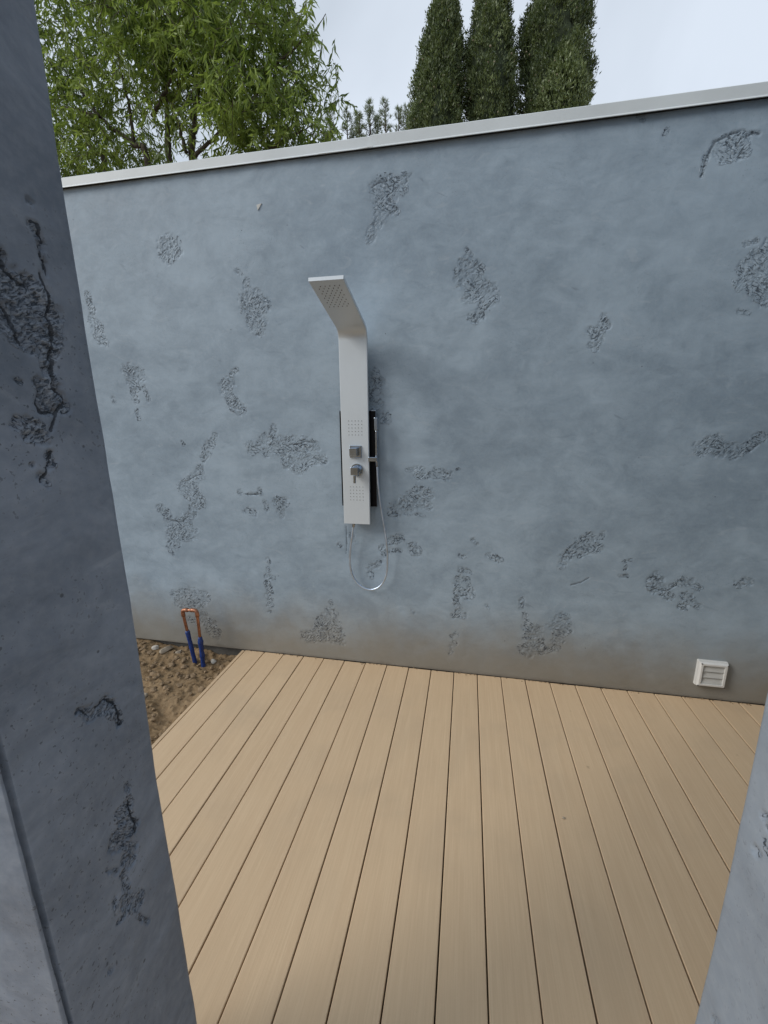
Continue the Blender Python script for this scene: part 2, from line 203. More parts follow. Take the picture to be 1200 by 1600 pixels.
# ------------------------------------------------------------------ materials
def plaster_mat(name, dark, light, dirt_bounce=1.0, pits=.5, WS=32, AX='Y', DK=.78, BD=.005, GRIT=.28, CK=.5, FD=.25):
    b = NB(name); co = b.coord(); z = b.sep(co)[2]
    big = b.noise(co, 1.1, 4, .55, .4); mid = b.noise(b.coord((1, 1, 1.6), (3, 1, 7)), 4.2, 5, .62, .6)
    trow = b.noise(b.coord((1, 1, 1.5), (1, 4, 2), (.0, .6, .0)), 7, 6, .68, 1.5)
    fine = b.noise(co, 75, 4, .6)
    f = b.math('ADD', b.math('MULTIPLY', big, .45), b.math('ADD', b.math('MULTIPLY', mid, .33), b.math('MULTIPLY', trow, .22)))
    col = b.mix(b.mr(f, .34, .66), dark, light)
    col = b.mix(b.mr(fine, .35, .75, .0, .10), col, (.5, .52, .54))
    sp1 = b.noise(co, 150, 2, .6); sp2 = b.noise(b.coord(loc=(4, 1, 6)), 3.2, 3, .6)
    col = b.mix(b.math('MULTIPLY', b.mr(sp1, .60, .70), b.mr(sp2, .42, .62, .05, GRIT)), col, tuple(c*.35 for c in dark))
    # trowel smears, slightly burnished
    sm = b.noise(b.coord((1, 1, 2.2), (9, 2, 5), (.0, -.5, .0)), 5, 4, .6, 2.0)
    col = b.mix(b.mr(sm, .60, .72, 0, .16), col, tuple(c*.55 for c in dark))
    col = b.mix(b.mr(sm, .40, .28, 0, .13), col, (.55, .59, .62))
    if dirt_bounce > 0:    # splashed soil at the wall foot, plus warm deck bounce painted in
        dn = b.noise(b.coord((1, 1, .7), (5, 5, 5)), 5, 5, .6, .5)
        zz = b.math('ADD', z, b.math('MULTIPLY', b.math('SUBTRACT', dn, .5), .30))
        col = b.mix(b.mr(zz, .55, .02, 0, .78*dirt_bounce), col, (.228, .188, .128))
        col = b.mix(b.mr(b.math('ADD', z, b.math('MULTIPLY', dn, .06)), .055, .02, 0, .55*dirt_bounce), col, (.15, .12, .09))
    # rough patches where the skim coat is left open
    pa = b.attr('patch'); hf = b.noise(co, 70, 3, .65); lf = b.noise(co, 24, 3, .6, .6)
    raw = b.math('ADD', pa, b.math('ADD', b.math('MULTIPLY', b.math('SUBTRACT', hf, .5), 1.0), b.math('MULTIPLY', b.math('SUBTRACT', lf, .5), 2.5)))
    pm = b.math('MULTIPLY', b.mr(raw, .44, .56), b.mr(pa, .10, .30))
    col = b.mix(b.mr(pa, .05, .7, 0, .12), col, tuple(c*.5 for c in dark))
    d1 = b.noise(b.slant(.75, AX, 2.7), WS, 2, .55, .5); d2 = b.noise(b.slant(-.45, AX, 2.4), WS*1.12, 2, .55, .6)
    which = b.mr(b.noise(b.coord(loc=(7, 3, 1)), 9, 1, .5), .47, .53)
    dash = b.math('ADD', b.math('MULTIPLY', b.mr(d1, .545, .60), which), b.math('MULTIPLY', b.mr(d2, .545, .60), b.math('SUBTRACT', 1.0, which)))
    dl = b.math('ADD', b.math('MULTIPLY', d1, which), b.math('MULTIPLY', d2, b.math('SUBTRACT', 1.0, which)))
    fade = b.mr(b.noise(b.coord(loc=(5, 9, 2)), 11, 3, .6), .36, .60, FD, 1.0)
    pm = b.math('MULTIPLY', pm, fade)
    g = b.math('MULTIPLY', pm, dash)
    worm = b.math('SUBTRACT', 1.0, dl)
    col = b.mix(b.math('MULTIPLY', g, DK), col, (.024, .036, .054))  # grooves darkened: glaze in the recess plus recess shade painted in
    col = b.mix(b.math('MULTIPLY', b.math('MULTIPLY', pm, b.mr(dl, .45, .36)), .22), col, (.50, .55, .60))
    ck = b.mr(b.math('ADD', b.attr('crack_shade'), b.math('MULTIPLY', b.math('SUBTRACT', hf, .5), 1.5)), .46, .66)  # cracks, and undercut shade of patch rims painted as dark lines
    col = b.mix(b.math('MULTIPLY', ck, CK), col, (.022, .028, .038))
    # pin holes
    vo = b.n('TexVoronoi'); b.l(co, vo.inputs['Vector']); vo.inputs['Scale'].default_value = 26
    vc = b.n('SeparateColor'); b.l(vo.outputs['Color'], vc.inputs[0])
    pin = b.math('MULTIPLY', b.mr(vo.outputs['Distance'], .09, .05), b.math('GREATER_THAN', vc.outputs[0], 1-.05*pits))
    col = b.mix(b.math('MULTIPLY', pin, .75), col, (.05, .055, .065))
    nick = b.noise(b.slant(1.05, AX, .22), 26, 2, .5, .4)
    nk = b.math('MULTIPLY', b.mr(nick, .70, .76), b.mr(b.noise(b.coord(loc=(2, 8, 4)), 3.5, 2), .52, .62))
    col = b.mix(b.math('MULTIPLY', nk, .30), col, (.09, .11, .135))
    h = b.math('ADD', b.math('MULTIPLY', trow, .6), b.math('MULTIPLY', fine, .10))
    h = b.math('SUBTRACT', h, b.math('MULTIPLY', pin, .5))
    nrm = b.bump(h, .26, .005)
    h = b.math('SUBTRACT', h, b.math('MULTIPLY', ck, .8))
    h2 = b.math('MULTIPLY', pm, b.math('SUBTRACT', b.math('MULTIPLY', worm, 1.1), b.math('MULTIPLY', g, 1.2)))
    nrm = b.bump(h2, .9, BD, nrm)
    rough = b.mr(mid, .3, .7, .50, .68)
    return b.fin(col, rough, nrm, Specular_IOR_Level=.35)
M = {}
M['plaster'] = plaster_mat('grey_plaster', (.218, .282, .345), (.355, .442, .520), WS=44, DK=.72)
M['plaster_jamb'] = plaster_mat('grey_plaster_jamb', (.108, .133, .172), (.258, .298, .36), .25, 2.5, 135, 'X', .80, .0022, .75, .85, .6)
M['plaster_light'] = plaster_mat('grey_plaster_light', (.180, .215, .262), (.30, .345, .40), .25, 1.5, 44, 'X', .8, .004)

def simple(name, col, rough=.5, var=.06, scale=20, bump=.0, **kw):
    b = NB(name); co = b.coord(); n = b.noise(co, scale, 4, .6)
    c = b.mix(b.mr(n, .3, .7), tuple(x*(1-var) for x in col), tuple(min(1, x*(1+var)) for x in col))
    nr = b.bump(b.noise(co, scale*6, 3), bump, .002) if bump else None
    return b.fin(c, rough, nr, **kw)

def deck_mat():
    b = NB('composite_deck'); co = b.coord(); oi = b.n('ObjectInfo')
    off = b.n('CombineXYZ'); b.l(b.math('MULTIPLY', oi.outputs['Random'], 40), off.inputs[2]); b.l(b.math('MULTIPLY', oi.outputs['Random'], 173), off.inputs[1])
    va = b.n('VectorMath', operation='ADD'); b.l(co, va.inputs[0]); b.l(off.outputs[0], va.inputs[1])
    def stretched(sx, sy, sc_, det):
        mp = b.n('Mapping'); b.l(va.outputs[0], mp.inputs[0]); mp.inputs['Scale'].default_value = (sx, sy, 1)
        return b.noise(mp.outputs[0], sc_, det, .65, .1)
    g1 = stretched(60, 1.1, 4, 4); g2 = stretched(14, .8, 3, 3); st = b.noise(va.outputs[0], 1.8, 5, .6, .5); fl = b.noise(co, 160, 2, .5)
    col = b.mix(b.mr(g1, .3, .7), (.565, .41, .255), (.635, .47, .30))
    col = b.mix(b.mr(g2, .3, .7, 0, .35), col, (.53, .37, .225))
    col = b.mix(b.mr(oi.outputs['Random'], 0, 1, 0, .22, False), col, (.67, .50, .32))
    col = b.mix(b.mr(st, .45, .75, 0, .35), col, (.43, .33, .225))
    col = b.mix(b.mr(fl, .62, .75, 0, .14), col, (.34, .26, .18))
    vo = b.n('TexVoronoi'); b.l(va.outputs[0], vo.inputs['Vector']); vo.inputs['Scale'].default_value = 7.5
    vc = b.n('SeparateColor'); b.l(vo.outputs['Color'], vc.inputs[0])
    wob = b.math('ADD', vo.outputs['Distance'], b.math('MULTIPLY', b.math('SUBTRACT', b.noise(co, 60, 3), .5), .12))
    sp = b.math('MULTIPLY', b.mr(wob, .075, .02), b.math('GREATER_THAN', vc.outputs[0], .87))
    col = b.mix(b.math('MULTIPLY', sp, .38), col, (.17, .125, .08))
    h = b.math('ADD', b.math('MULTIPLY', g1, .7), b.math('MULTIPLY', fl, .3))
    return b.fin(col, b.mr(g1, .3, .7, .55, .72), b.bump(h, .35, .0015), Specular_IOR_Level=.35)
M['deck'] = deck_mat()
M['joist'] = simple('treated_timber', (.10, .075, .045), .8)
M['coping'] = simple('painted_metal_coping', (.62, .66, .67), .42, .05, 3, .05)
M['sealant'] = simple('white_sealant', (.66, .70, .71), .5)
M['foundation'] = simple('old_concrete', (.10, .095, .085), .9, .2, 12, .6)

def soil_mat():
    b = NB('dry_soil'); co = b.coord(); a = b.noise(co, 3, 5, .6); d = b.noise(co, 45, 5, .7); e = b.noise(co, 220, 3, .6)
    col = b.mix(b.mr(a, .35, .65), (.175, .115, .060), (.27, .185, .105))
    col = b.mix(b.mr(d, .3, .7, 0, .6), col, (.34, .25, .155))
    col = b.mix(b.mr(e, .55, .7, 0, .45), col, (.08, .052, .03))
    ni = b.bump(b.math('ADD', d, b.math('MULTIPLY', e, .5)), .8, .006)
    return b.fin(col, .95, ni, Specular_IOR_Level=.1)
M['soil'] = soil_mat()
M['clod'] = simple('soil_clod', (.235, .165, .098), .95, .25, 40, .8)
M['stone'] = simple('pale_stone', (.34, .285, .215), .85, .2, 30, .6)
M['scrap'] = simple('white_mortar_scrap', (.47, .44, .39), .8, .12, 30, .5)

def metal(name, col, rough, var=.1):
    b = NB(name); n = b.noise(b.coord(), 30, 4)
    return b.fin(b.mix(b.mr(n, .3, .7), tuple(c*(1-var) for c in col), col), b.mr(n, .3, .7, rough*.8, rough*1.25), None, Metallic=1.0)
M['chrome'] = metal('chrome', (.38, .45, .54), .14)
M['satin_chrome'] = metal('satin_chrome', (.42, .45, .48), .24)
M['hose'] = metal('metal_hose', (.62, .73, .88), .36)
def copper_mat():
    b = NB('copper'); co = b.coord(); n = b.noise(co, 25, 4, .6, .4); n2 = b.noise(co, 90, 3)
    col = b.mix(b.mr(n, .35, .65), (.52, .25, .155), (.32, .15, .09)); col = b.mix(b.mr(n2, .6, .7, 0, .6), col, (.16, .09, .06))
    return b.fin(col, b.mr(n, .3, .7, .3, .55), None, Metallic=.85)
M['copper'] = copper_mat()
M['blue_sleeve'] = simple('blue_plastic_sleeve', (.010, .036, .17), .42, .25, 40, .3)
M['panel'] = simple('satin_white_aluminium', (.62, .67, .705), .33, .015, 4)
M['panel'].node_tree.nodes['Principled BSDF'].inputs['Metallic'].default_value = .15
M['black_glass'] = simple('black_glass', (.006, .006, .008), .30, .1, Specular_IOR_Level=.15)
M['nozzle'] = simple('grey_rubber', (.11, .11, .11), .6)
M['white_plastic'] = simple('white_plastic', (.66, .655, .63), .45, .03, 12)
M['flap'] = simple('off_white_plastic', (.50, .50, .475), .5, .05, 12)
M['screw'] = simple('dark_screw', (.07, .06, .055), .5)
M['bark'] = simple('bark', (.085, .068, .052), .9, .35, 25, .8)

def leaf_mat(name, c0, c1, trans=.35):
    b = NB(name); t = b.attr('tint'); col = b.mix(t, c0, c1)
    b.fin(col, .42, None, Specular_IOR_Level=.4)
    tr = b.n('BsdfTranslucent'); b.l(b.mix(.5, col, (.34, .46, .06)), tr.inputs['Color'])
    ms = b.n('MixShader'); ms.inputs[0].default_value = trans
    b.l(b.p.outputs[0], ms.inputs[1]); b.l(tr.outputs[0], ms.inputs[2]); b.l(ms.outputs[0], b.out.inputs['Surface'])
    return b.m
M['leaf'] = leaf_mat('narrow_leaf', (.050, .100, .020), (.34, .44, .11), .45)
M['cypress'] = leaf_mat('cypress_scale_leaf', (.050, .074, .032), (.235, .29, .13), .15)
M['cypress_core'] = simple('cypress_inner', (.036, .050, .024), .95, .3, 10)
M['cone'] = simple('cypress_cone', (.28, .24, .17), .8)
M['pine'] = leaf_mat('pine_needle', (.11, .145, .08), (.22, .26, .15), .2)

# ------------------------------------------------------------------ ground
bm = bmesh.new(); bmesh.ops.create_grid(bm, x_segments=1, y_segments=1, size=600)
for v in bm.verts: v.co.z = -.20
tag(from_bm('ground', bm, M['soil']), 'bare brown earth reaching out under and beyond the walls', kind='structure')

# soil bed beside the deck
xs = np.linspace(-3.6, -1.512, 300); ys = np.linspace(-2.9, .03, 420); X, Y = np.meshgrid(xs, ys)
base = -.075 + .04*sstep(-1.95, -2.45, X)*sstep(-.9, 0, Y) + .022*sstep(-.35, -.05, Y) + .015*sstep(-.3, -1.2, Y)
base += -.035*np.exp(-((X+1.66)/.16)**2-((Y+.05)/.16)**2) - .03*np.exp(-((X+1.62)/.12)**2-((Y+.62)/.12)**2)
lump = fbm(X*9, Y*9, 4)*.012 + np.maximum(fbm(X*26+5, Y*26, 3), 0)*.016 + fbm(X*70, Y*70, 2)*.003
Z = base+lump
n, k = X.shape; idx = np.arange(n*k).reshape(n, k)
F = np.stack([idx[:-1, :-1], idx[:-1, 1:], idx[1:, 1:], idx[1:, :-1]], -1).reshape(-1, 4)
me = np_mesh('soil', np.stack([X, Y, Z], -1).reshape(-1, 3), F)
tag(link('soil', me, M['soil'], smooth=True), 'loose dry brown soil beside the left edge of the deck', kind='structure')
def soil_z(x, y):
    i = min(max(int((y-ys[0])/(ys[1]-ys[0])), 0), n-1); j = min(max(int((x-xs[0])/(xs[1]-xs[0])), 0), k-1)
    return float(Z[i, j])

def rock_bm(bm, c, s, seed, sub=2):
    rr = random.Random(seed); r = bmesh.ops.create_icosphere(bm, subdivisions=sub, radius=1)
    ax = [(Vector((rr.uniform(-1, 1), rr.uniform(-1, 1), rr.uniform(-1, 1))).normalized(), rr.uniform(.45, .85)) for _ in range(7)]
    q = Quaternion((0, 0, 1), rr.uniform(0, 6))
    for v in r['verts']:
        p = v.co.copy()
        for a, d in ax:
            e = p.dot(a)
            if e > d: p -= a*(e-d)*.85
        p *= 1+rr.uniform(-.05, .05)
        p = q @ Vector((p.x*s[0], p.y*s[1], p.z*s[2])); v.co = p+Vector(c)
bm = bmesh.new(); rr = random.Random(3)
for i in range(900):
    x = rr.uniform(-2.9, -1.53); y = rr.uniform(-1.5, -.02); s = rr.choice([.004, .006, .008, .011, .015])*rr.uniform(.7, 1.3)
    rock_bm(bm, (x, y, soil_z(x, y)+s*.3), (s*1.2, s, s*.75), i, 1)
for i in range(70):
    x = rr.uniform(-2.6, -1.56); y = -.03-abs(rr.gauss(0, .35)); s = rr.uniform(.012, .026)
    rock_bm(bm, (x, y, soil_z(x, y)+s*.15), (s*1.25, s, s*.7), 2000+i, 2)
tag(from_bm('soil_clods', bm, M['clod']), 'small crumbs and clods of dry earth scattered over the soil bed', kind='stuff')
for nm, x, y, s, mt, lab in [
    ('stone', -2.07, -.055, (.055, .035, .024), 'stone', 'flat pale brown stone lying on the soil close to the wall, left of the pipes'),
    ('mortar_scrap', -2.17, -.045, (.030, .020, .018), 'scrap', 'white scrap of mortar on the soil left of the flat stone'),
    ('stone', -1.98, -.05, (.026, .02, .014), 'stone', 'small round stone between the flat stone and the copper pipes'),
    ('stone', -1.89, -.50, (.022, .026, .018), 'stone', 'small pale stone alone on the soil beside the left pillar'),
    ('mortar_scrap', -1.70, -.06, (.035, .02, .013), 'scrap', 'flat mortar scrap at the wall foot behind the right blue sleeve')]:
    bm = bmesh.new(); rock_bm(bm, (x, y, soil_z(x, y)+s[2]*.45), s, hash(lab) % 97 if False else len(lab), 3)
    tag(from_bm(nm, bm, M[mt], smooth=False), lab, 'stone' if nm == 'stone' else 'mortar scrap')

# ------------------------------------------------------------------ deck
PITCH, X0 = .145, -1.4811
XL, XR, YF, YN = -.506, .362, -CAM_D+.524, -CAM_D+.304     # doorway jambs: left, right, inner and outer wall faces
deck = empty('deck', (0, -1.2, 0)); tag(deck, 'beige composite plank deck laid square to the grey wall', kind='structure')
def board_mesh(w_, y0, y1):
    bm = bmesh.new(); r = .0025; h = .024
    prof = [(-w_/2, -h), (-w_/2, -r), (-w_/2+r*.35, -r*.35), (-w_/2+r, 0), (w_/2-r, 0), (w_/2-r*.35, -r*.35), (w_/2, -r), (w_/2, -h)]
    a = [bm.verts.new((x, y0, z)) for x, z in prof]; b = [bm.verts.new((x, y1, z)) for x, z in prof]
    for i in range(8): bm.faces.new((a[i], a[(i+1) % 8], b[(i+1) % 8], b[i]))
    bm.faces.new(a[::-1]); bm.faces.new(b)
    bmesh.ops.recalc_face_normals(bm, faces=bm.faces)
    me = bpy.data.meshes.new('deck_board'); bm.to_mesh(me); bm.free(); me.materials.append(M['deck']); return me
long_board = board_mesh(PITCH-.0045, -3.3, -.006); short_board = board_mesh(PITCH-.0045, YF+.01, -.006)
rb = random.Random(5)
for i in range(28):
    xc = X0+PITCH*(i+.5)
    o = bpy.data.objects.new('deck_board', long_board); C.objects.link(o); o.parent = deck
    o.location = (xc+rb.uniform(-.0004, .0004), 1.2+rb.uniform(-.003, .001), rb.uniform(-.0007, .0007))
bm = bmesh.new(); box(bm, X0-.0225, X0-.0025, -3.3, -.008, -.14, -.0005, .002, 2)
from_bm('edge_trim', bm, M['deck'], deck)
bm = bmesh.new()
for y in np.arange(-3.2, -.05, .4): box(bm, X0, 2.5, y, y+.045, -.17, -.0255)
tag(from_bm('joist', bm, M['joist'], deck), kind='stuff')
rr = random.Random(17); bm = bmesh.new()
for i in range(150):
    x = rr.uniform(-1.45, 1.75)
    if rr.random() < .5: x = rr.choice([-.62, .05, .55, .86, 1.36, -1.1])+rr.gauss(0, .07)
    s = rr.uniform(.0012, .0045); rock_bm(bm, (x, -.006-abs(rr.gauss(0, .007)), s*.4), (s*1.5, s, s*.8), i, 1)
tag(from_bm('plaster_crumbs', bm, M['clod']), 'fine brown crumbs lying on the deck along the wall foot', kind='stuff')
rr = random.Random(9)
bm = bmesh.new()
for x, y, s in [(.44, -.93, .006)]:
    rock_bm(bm, (x, y, s*.5), (s*1.2, s, s*.7), 4, 1)
tag(from_bm('crumb', bm, M['stone']), 'tiny pale crumb lying on a deck board towards the right', 'crumb')

# ------------------------------------------------------------------ plastered walls
def caps_mask(A, B, caps, aniso=False):
    """soft union of capsules on the wall face"""
    out = np.zeros_like(A)
    for c in caps:
        if aniso: x1, z1, x2, z2, ra, rz = c
        else: x1, z1, x2, z2, ra = c; rz = ra
        R_ = max(ra, rz)*2.2
        sel = np.nonzero((A > min(x1, x2)-R_) & (A < max(x1, x2)+R_) & (B > min(z1, z2)-R_) & (B < max(z1, z2)+R_))
        if not len(sel[0]): continue
        px = (A[sel]-x1)/ra; pz = (B[sel]-z1)/rz; dx = (x2-x1)/ra; dz = (z2-z1)/rz
        t = np.clip((px*dx+pz*dz)/max(dx*dx+dz*dz, 1e-9), 0, 1)
        d = np.hypot(px-t*dx, pz-t*dz)
        out[sel] = np.maximum(out[sel], np.clip(1.35-.66*d, 0, 1))
    return out
def crack_shade_mask(A, B, lines, rad):
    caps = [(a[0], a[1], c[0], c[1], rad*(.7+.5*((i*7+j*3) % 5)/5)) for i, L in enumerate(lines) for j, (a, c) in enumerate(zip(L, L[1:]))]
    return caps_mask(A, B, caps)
def skin(P, N, S, zs, patch, depth, mat, name, parent, seed, fq=1.0, crack_shade=None):
    if crack_shade is None: crack_shade = np.zeros_like(patch)
    """sheet of plaster swept along plan points P (normals N, arc length S) and heights zs"""
    A, B = np.meshgrid(S, zs)
    wav = fbm(A*1.3+seed, B*1.3, 3)*.0035 + fbm(A*9+seed, B*9, 3)*.0009
    raw = patch+fbm(A*24*fq+seed, B*20*fq, 4)*.85-.06
    e = sstep(.42, .58, raw)*sstep(.08, .3, patch)
    rough_ = fbm(A*85*fq, B*70*fq, 3)
    d = wav + e*(-depth + rough_*depth*.9 - sstep(.05, .6, fbm(A*60*fq+3, B*36*fq, 2))*depth*.9)
    d = d - sstep(.35, .8, crack_shade)*depth*1.3
    V = np.empty(A.shape+(3,)); V[..., 0] = P[:, 0]+N[:, 0]*d; V[..., 1] = P[:, 1]+N[:, 1]*d; V[..., 2] = B
    n, k = A.shape; idx = np.arange(n*k).reshape(n, k)
    F = np.stack([idx[:-1, :-1], idx[:-1, 1:], idx[1:, 1:], idx[1:, :-1]], -1).reshape(-1, 4)
    me = np_mesh(name, V.reshape(-1, 3), F); add_attr(me, 'patch', patch.ravel()); add_attr(me, 'crack_shade', crack_shade.ravel())
    return link(name, me, mat, parent, smooth=True)

# garden wall (far side)
TOP = 2.909
gw = empty('garden_wall', (-.4, .1, 0)); tag(gw, 'tall blue-grey plastered wall with rough open patches, behind the shower panel', 'wall')
xs_ = np.concatenate([np.linspace(-7, -2.75, 40)[:-1], np.arange(-2.75, 2.05, .005), np.linspace(2.05, 4.2, 20)])
zs_ = np.arange(.004, TOP+.004, .005)
P = np.stack([xs_, np.zeros_like(xs_)], -1); N = np.tile([0., -1.], (len(xs_), 1))
A, B = np.meshgrid(xs_, zs_)
skin(P, N, xs_, zs_, caps_mask(A, B, WALL_PATCHES), .0016, M['plaster'], 'plaster', gw, 3.1, 1.3, crack_shade_mask(A, B, WALL_CRACKS, .0032))
bm = bmesh.new(); box(bm, -7, 4.2, .012, .19, 0, TOP); from_bm('blockwork', bm, M['foundation'], gw)
bm = bmesh.new(); box(bm, -7, 4.2, .035, .17, -.19, -.0005); from_bm('footing', bm, M['foundation'], gw)
bm = bmesh.new()      # plaster lip at the foot
box(bm, -7, 4.2, .0005, .0115, .0005, .012); from_bm('plaster_edge', bm, M['plaster'], gw)
def coping(x0, x1, y0, y1, z0, z1, th=.003):
    bm = bmesh.new()
    prof = [(y1, z0), (y1, z1-.006), (y1-.003, z1), (y0+.004, z1), (y0, z1-.004), (y0-.0005, z0+.006), (y0-.005, z0), (y0-.0055, z0-.003), (y0+.001, z0-.002), (y0+.004, z0+.004), (y0+.004, z1-.008), (y1-.006, z1-.008), (y1-.006, z0)]
    a = [bm.verts.new((x0, y, z)) for y, z in prof]; b = [bm.verts.new((x1, y, z)) for y, z in prof]
    for i in range(len(prof)): bm.faces.new((a[i], a[(i+1) % len(prof)], b[(i+1) % len(prof)], b[i]))
    bm.faces.new(a); bm.faces.new(b[::-1]); bmesh.ops.recalc_face_normals(bm, faces=bm.faces)
    return bm
from_bm('coping', coping(-7, -.512, -.017, .215, 2.910, 2.9605), M['coping'], gw)
from_bm('coping', coping(-.53, 4.2, -.0205, .2185, 2.9075, 2.963), M['coping'], gw)
bm = bmesh.new()
a = [(-.80, -.026, 2.9035), (-.60, -.032, 2.9015), (-.515, -.034, 2.9035), (-.513, -.034, 2.911), (-.60, -.031, 2.9068), (-.80, -.029, 2.9055)]
f0 = [bm.verts.new(p) for p in a]; f1 = [bm.verts.new((x, y+.003, z)) for x, y, z in a]
bm.faces.new(f0); bm.faces.new(f1[::-1])
for i in range(6): bm.faces.new((f0[i], f0[(i+1) % 6], f1[(i+1) % 6], f1[i]))
bmesh.ops.recalc_face_normals(bm, faces=bm.faces)
tag(from_bm('sealant_strip', bm, M['sealant'], gw), 'loose sliver of white sealant under the coping joint')
def chip(x, z, pts, mat='scrap'):
    bm = bmesh.new(); a = [bm.verts.new((x+u, -.0045, z+v)) for u, v in pts]; b_ = [bm.verts.new((x+u, .002, z+v)) for u, v in pts]
    bm.faces.new(a[::-1])
    for i in range(len(a)): bm.faces.new((a[i], a[(i+1) % len(a)], b_[(i+1) % len(a)], b_[i]))
    bmesh.ops.recalc_face_normals(bm, faces=bm.faces)
    return bm
from_bm('mortar_chip', chip(-1.155, 2.71, [(-.014, .010), (.016, .015), (.001, -.004), (-.009, -.016)]), M['flap'], gw)

def pillar_path(pts, rads_, step_fine, step_coarse, fine):
    """plan path through corner points with rounded corners; returns P, N, S"""
    P = []; N = []
    for i in range(len(pts)-1):
        a = Vector(pts[i]); b = Vector(pts[i+1]); t = (b-a).normalized(); nn = Vector((t.y, -t.x))
        rl = rads_[i-1] if i > 0 else 0; rad = rads_[i] if i < len(pts)-2 else 0
        A_ = a+t*rl; B_ = b-t*rad
        L = (B_-A_).length; k = max(2, int(L/(step_fine if i in fine else step_coarse)))
        for j in range(k+1): P.append(A_+(B_-A_)*(j/k)); N.append(nn)
        if i < len(pts)-2:
            c = Vector(pts[i+2]); t2 = (c-b).normalized(); n2 = Vector((t2.y, -t2.x))
            cen = B_-nn*rad
            for j in range(1, 8):
                q = j/8; nv = (nn*(1-q)+n2*q).normalized(); P.append(cen+nv*rad); N.append(nv)
    P = np.array([tuple(p) for p in P]); N = np.array([tuple(p) for p in N])
    S = np.concatenate([[0], np.cumsum(np.hypot(*np.diff(P, axis=0).T))]); return P, N, S
PH = 3.0
zs_f = np.concatenate([np.arange(-.1, .35, .02), np.arange(.35, 2.75, .0024), np.arange(2.75, PH+.01, .02)])
# left pillar : front (camera) face, jamb facing the opening, inner face, outer end
lp = empty('doorway_pillar', (-.68, (YF+YN)/2, 0)); tag(lp, 'dark grey plastered pillar with large rough patches, forming the left jamb of the opening', 'pillar', 'plastered jambs of the opening')
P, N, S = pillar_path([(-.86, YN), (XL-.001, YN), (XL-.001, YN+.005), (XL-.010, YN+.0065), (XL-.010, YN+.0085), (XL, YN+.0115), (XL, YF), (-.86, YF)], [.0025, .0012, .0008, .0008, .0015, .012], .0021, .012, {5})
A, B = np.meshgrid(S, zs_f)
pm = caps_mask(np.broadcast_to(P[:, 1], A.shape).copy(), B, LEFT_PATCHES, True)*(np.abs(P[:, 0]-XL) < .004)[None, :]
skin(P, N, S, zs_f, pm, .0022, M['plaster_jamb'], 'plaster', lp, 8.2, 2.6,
     crack_shade_mask(np.broadcast_to(P[:, 1], A.shape).copy(), B, LEFT_RIM_SHADE, .0018)*(np.abs(P[:, 0]-XL) < .004)[None, :])
bm = bmesh.new(); box(bm, -.862, XL-.02, YN+.02, YF-.02, -.1, PH-.005); from_bm('blockwork', bm, M['foundation'], lp)
bm = bmesh.new(); box(bm, -.88, XL+.02, YN-.02, YF+.02, PH, PH+.05, .004); from_bm('coping', bm, M['coping'], lp)
# right pillar / wall run
rp = empty('doorway_pillar', (1.2, (YF+YN)/2, 0)); tag(rp, 'light grey plastered wall end with smooth face, forming the right jamb of the opening', 'pillar', 'plastered jambs of the opening')
P, N, S = pillar_path([(RX1, YF), (XR, YF), (XR, YN), (RX1, YN)], [.012, .012], .0035, .03, {1})
zs_r = np.append(zs_f[::2], [3.4, 3.9]); A, B = np.meshgrid(S, zs_r)  # unseen upper part raised to darken the right side
pm = caps_mask(np.broadcast_to(P[:, 1], A.shape).copy(), B, RIGHT_PATCHES, True)*(np.abs(P[:, 0]-XR) < .004)[None, :]
skin(P, N, S, zs_r, pm, .003, M['plaster_light'], 'plaster', rp, 1.7)
bm = bmesh.new(); box(bm, XR+.02, RX1-.002, YN+.02, YF-.02, -.1, 3.895); from_bm('blockwork', bm, M['foundation'], rp)
bm = bmesh.new(); box(bm, XR-.02, RX1+.02, YN-.02, YF+.02, 3.9, 3.95, .004); from_bm('coping', bm, M['coping'], rp)

bm = bmesh.new(); box(bm, 2.45, 2.62, YF+.003, -.003, -.1, 3.88, .004); from_bm('added_shade_wall', bm, M['plaster'], rp)  # wall added out of view to block sky light from the right
# ------------------------------------------------------------------ shower panel
sx = -.631
sp = empty('shower_panel', (sx, 0, .97)); tag(sp, 'tall white shower column with overhead arm and chrome controls, mounted on the grey wall', 'shower panel')
HW = .080
prof = [(-.070, .972), (-.070, 1.3), (-.070, 1.6), (-.070, 1.9), (-.070, 2.005)]
arm = Vector((-.5+.105, 2.180-2.055)); 
for k_ in range(1, 10):      # bend
    t = k_/9; a = Vector((-.070, 2.005)); b_ = Vector((-.070, 2.048)); c = Vector((-.118, 2.064))
    q = a*(1-t)**2+b_*2*t*(1-t)+c*t*t; prof.append((q.x, q.y))
prof += [(-.30, 2.1195), (-.500, 2.181)]
def sweep_slab(prof, hw, th, bev):
    bm = bmesh.new(); rings = []
    pr = [Vector(p) for p in prof]
    for i, p in enumerate(pr):
        t = (pr[min(i+1, len(pr)-1)]-pr[max(i-1, 0)]).normalized(); nn = Vector((t.y, -t.x))*1.0   # towards the wall / up
        nn = Vector((t.y, -t.x)); 
        back = nn*th
        pts = [(-hw+bev, 0), (-hw+bev*.3, bev*.3), (-hw, bev), (-hw, th), (hw, th), (hw, bev), (hw-bev*.3, bev*.3), (hw-bev, 0)]
        rings.append([bm.verts.new((sx+u, p.x+nn.x*d, p.y+nn.y*d)) for u, d in pts])
    for r0, r1 in zip(rings, rings[1:]):
        for j in range(8): bm.faces.new((r0[j], r0[(j+1) % 8], r1[(j+1) % 8], r1[j]))
    bm.faces.new(rings[0]); bm.faces.new(rings[-1][::-1]); bmesh.ops.recalc_face_normals(bm, faces=bm.faces)
    return bm
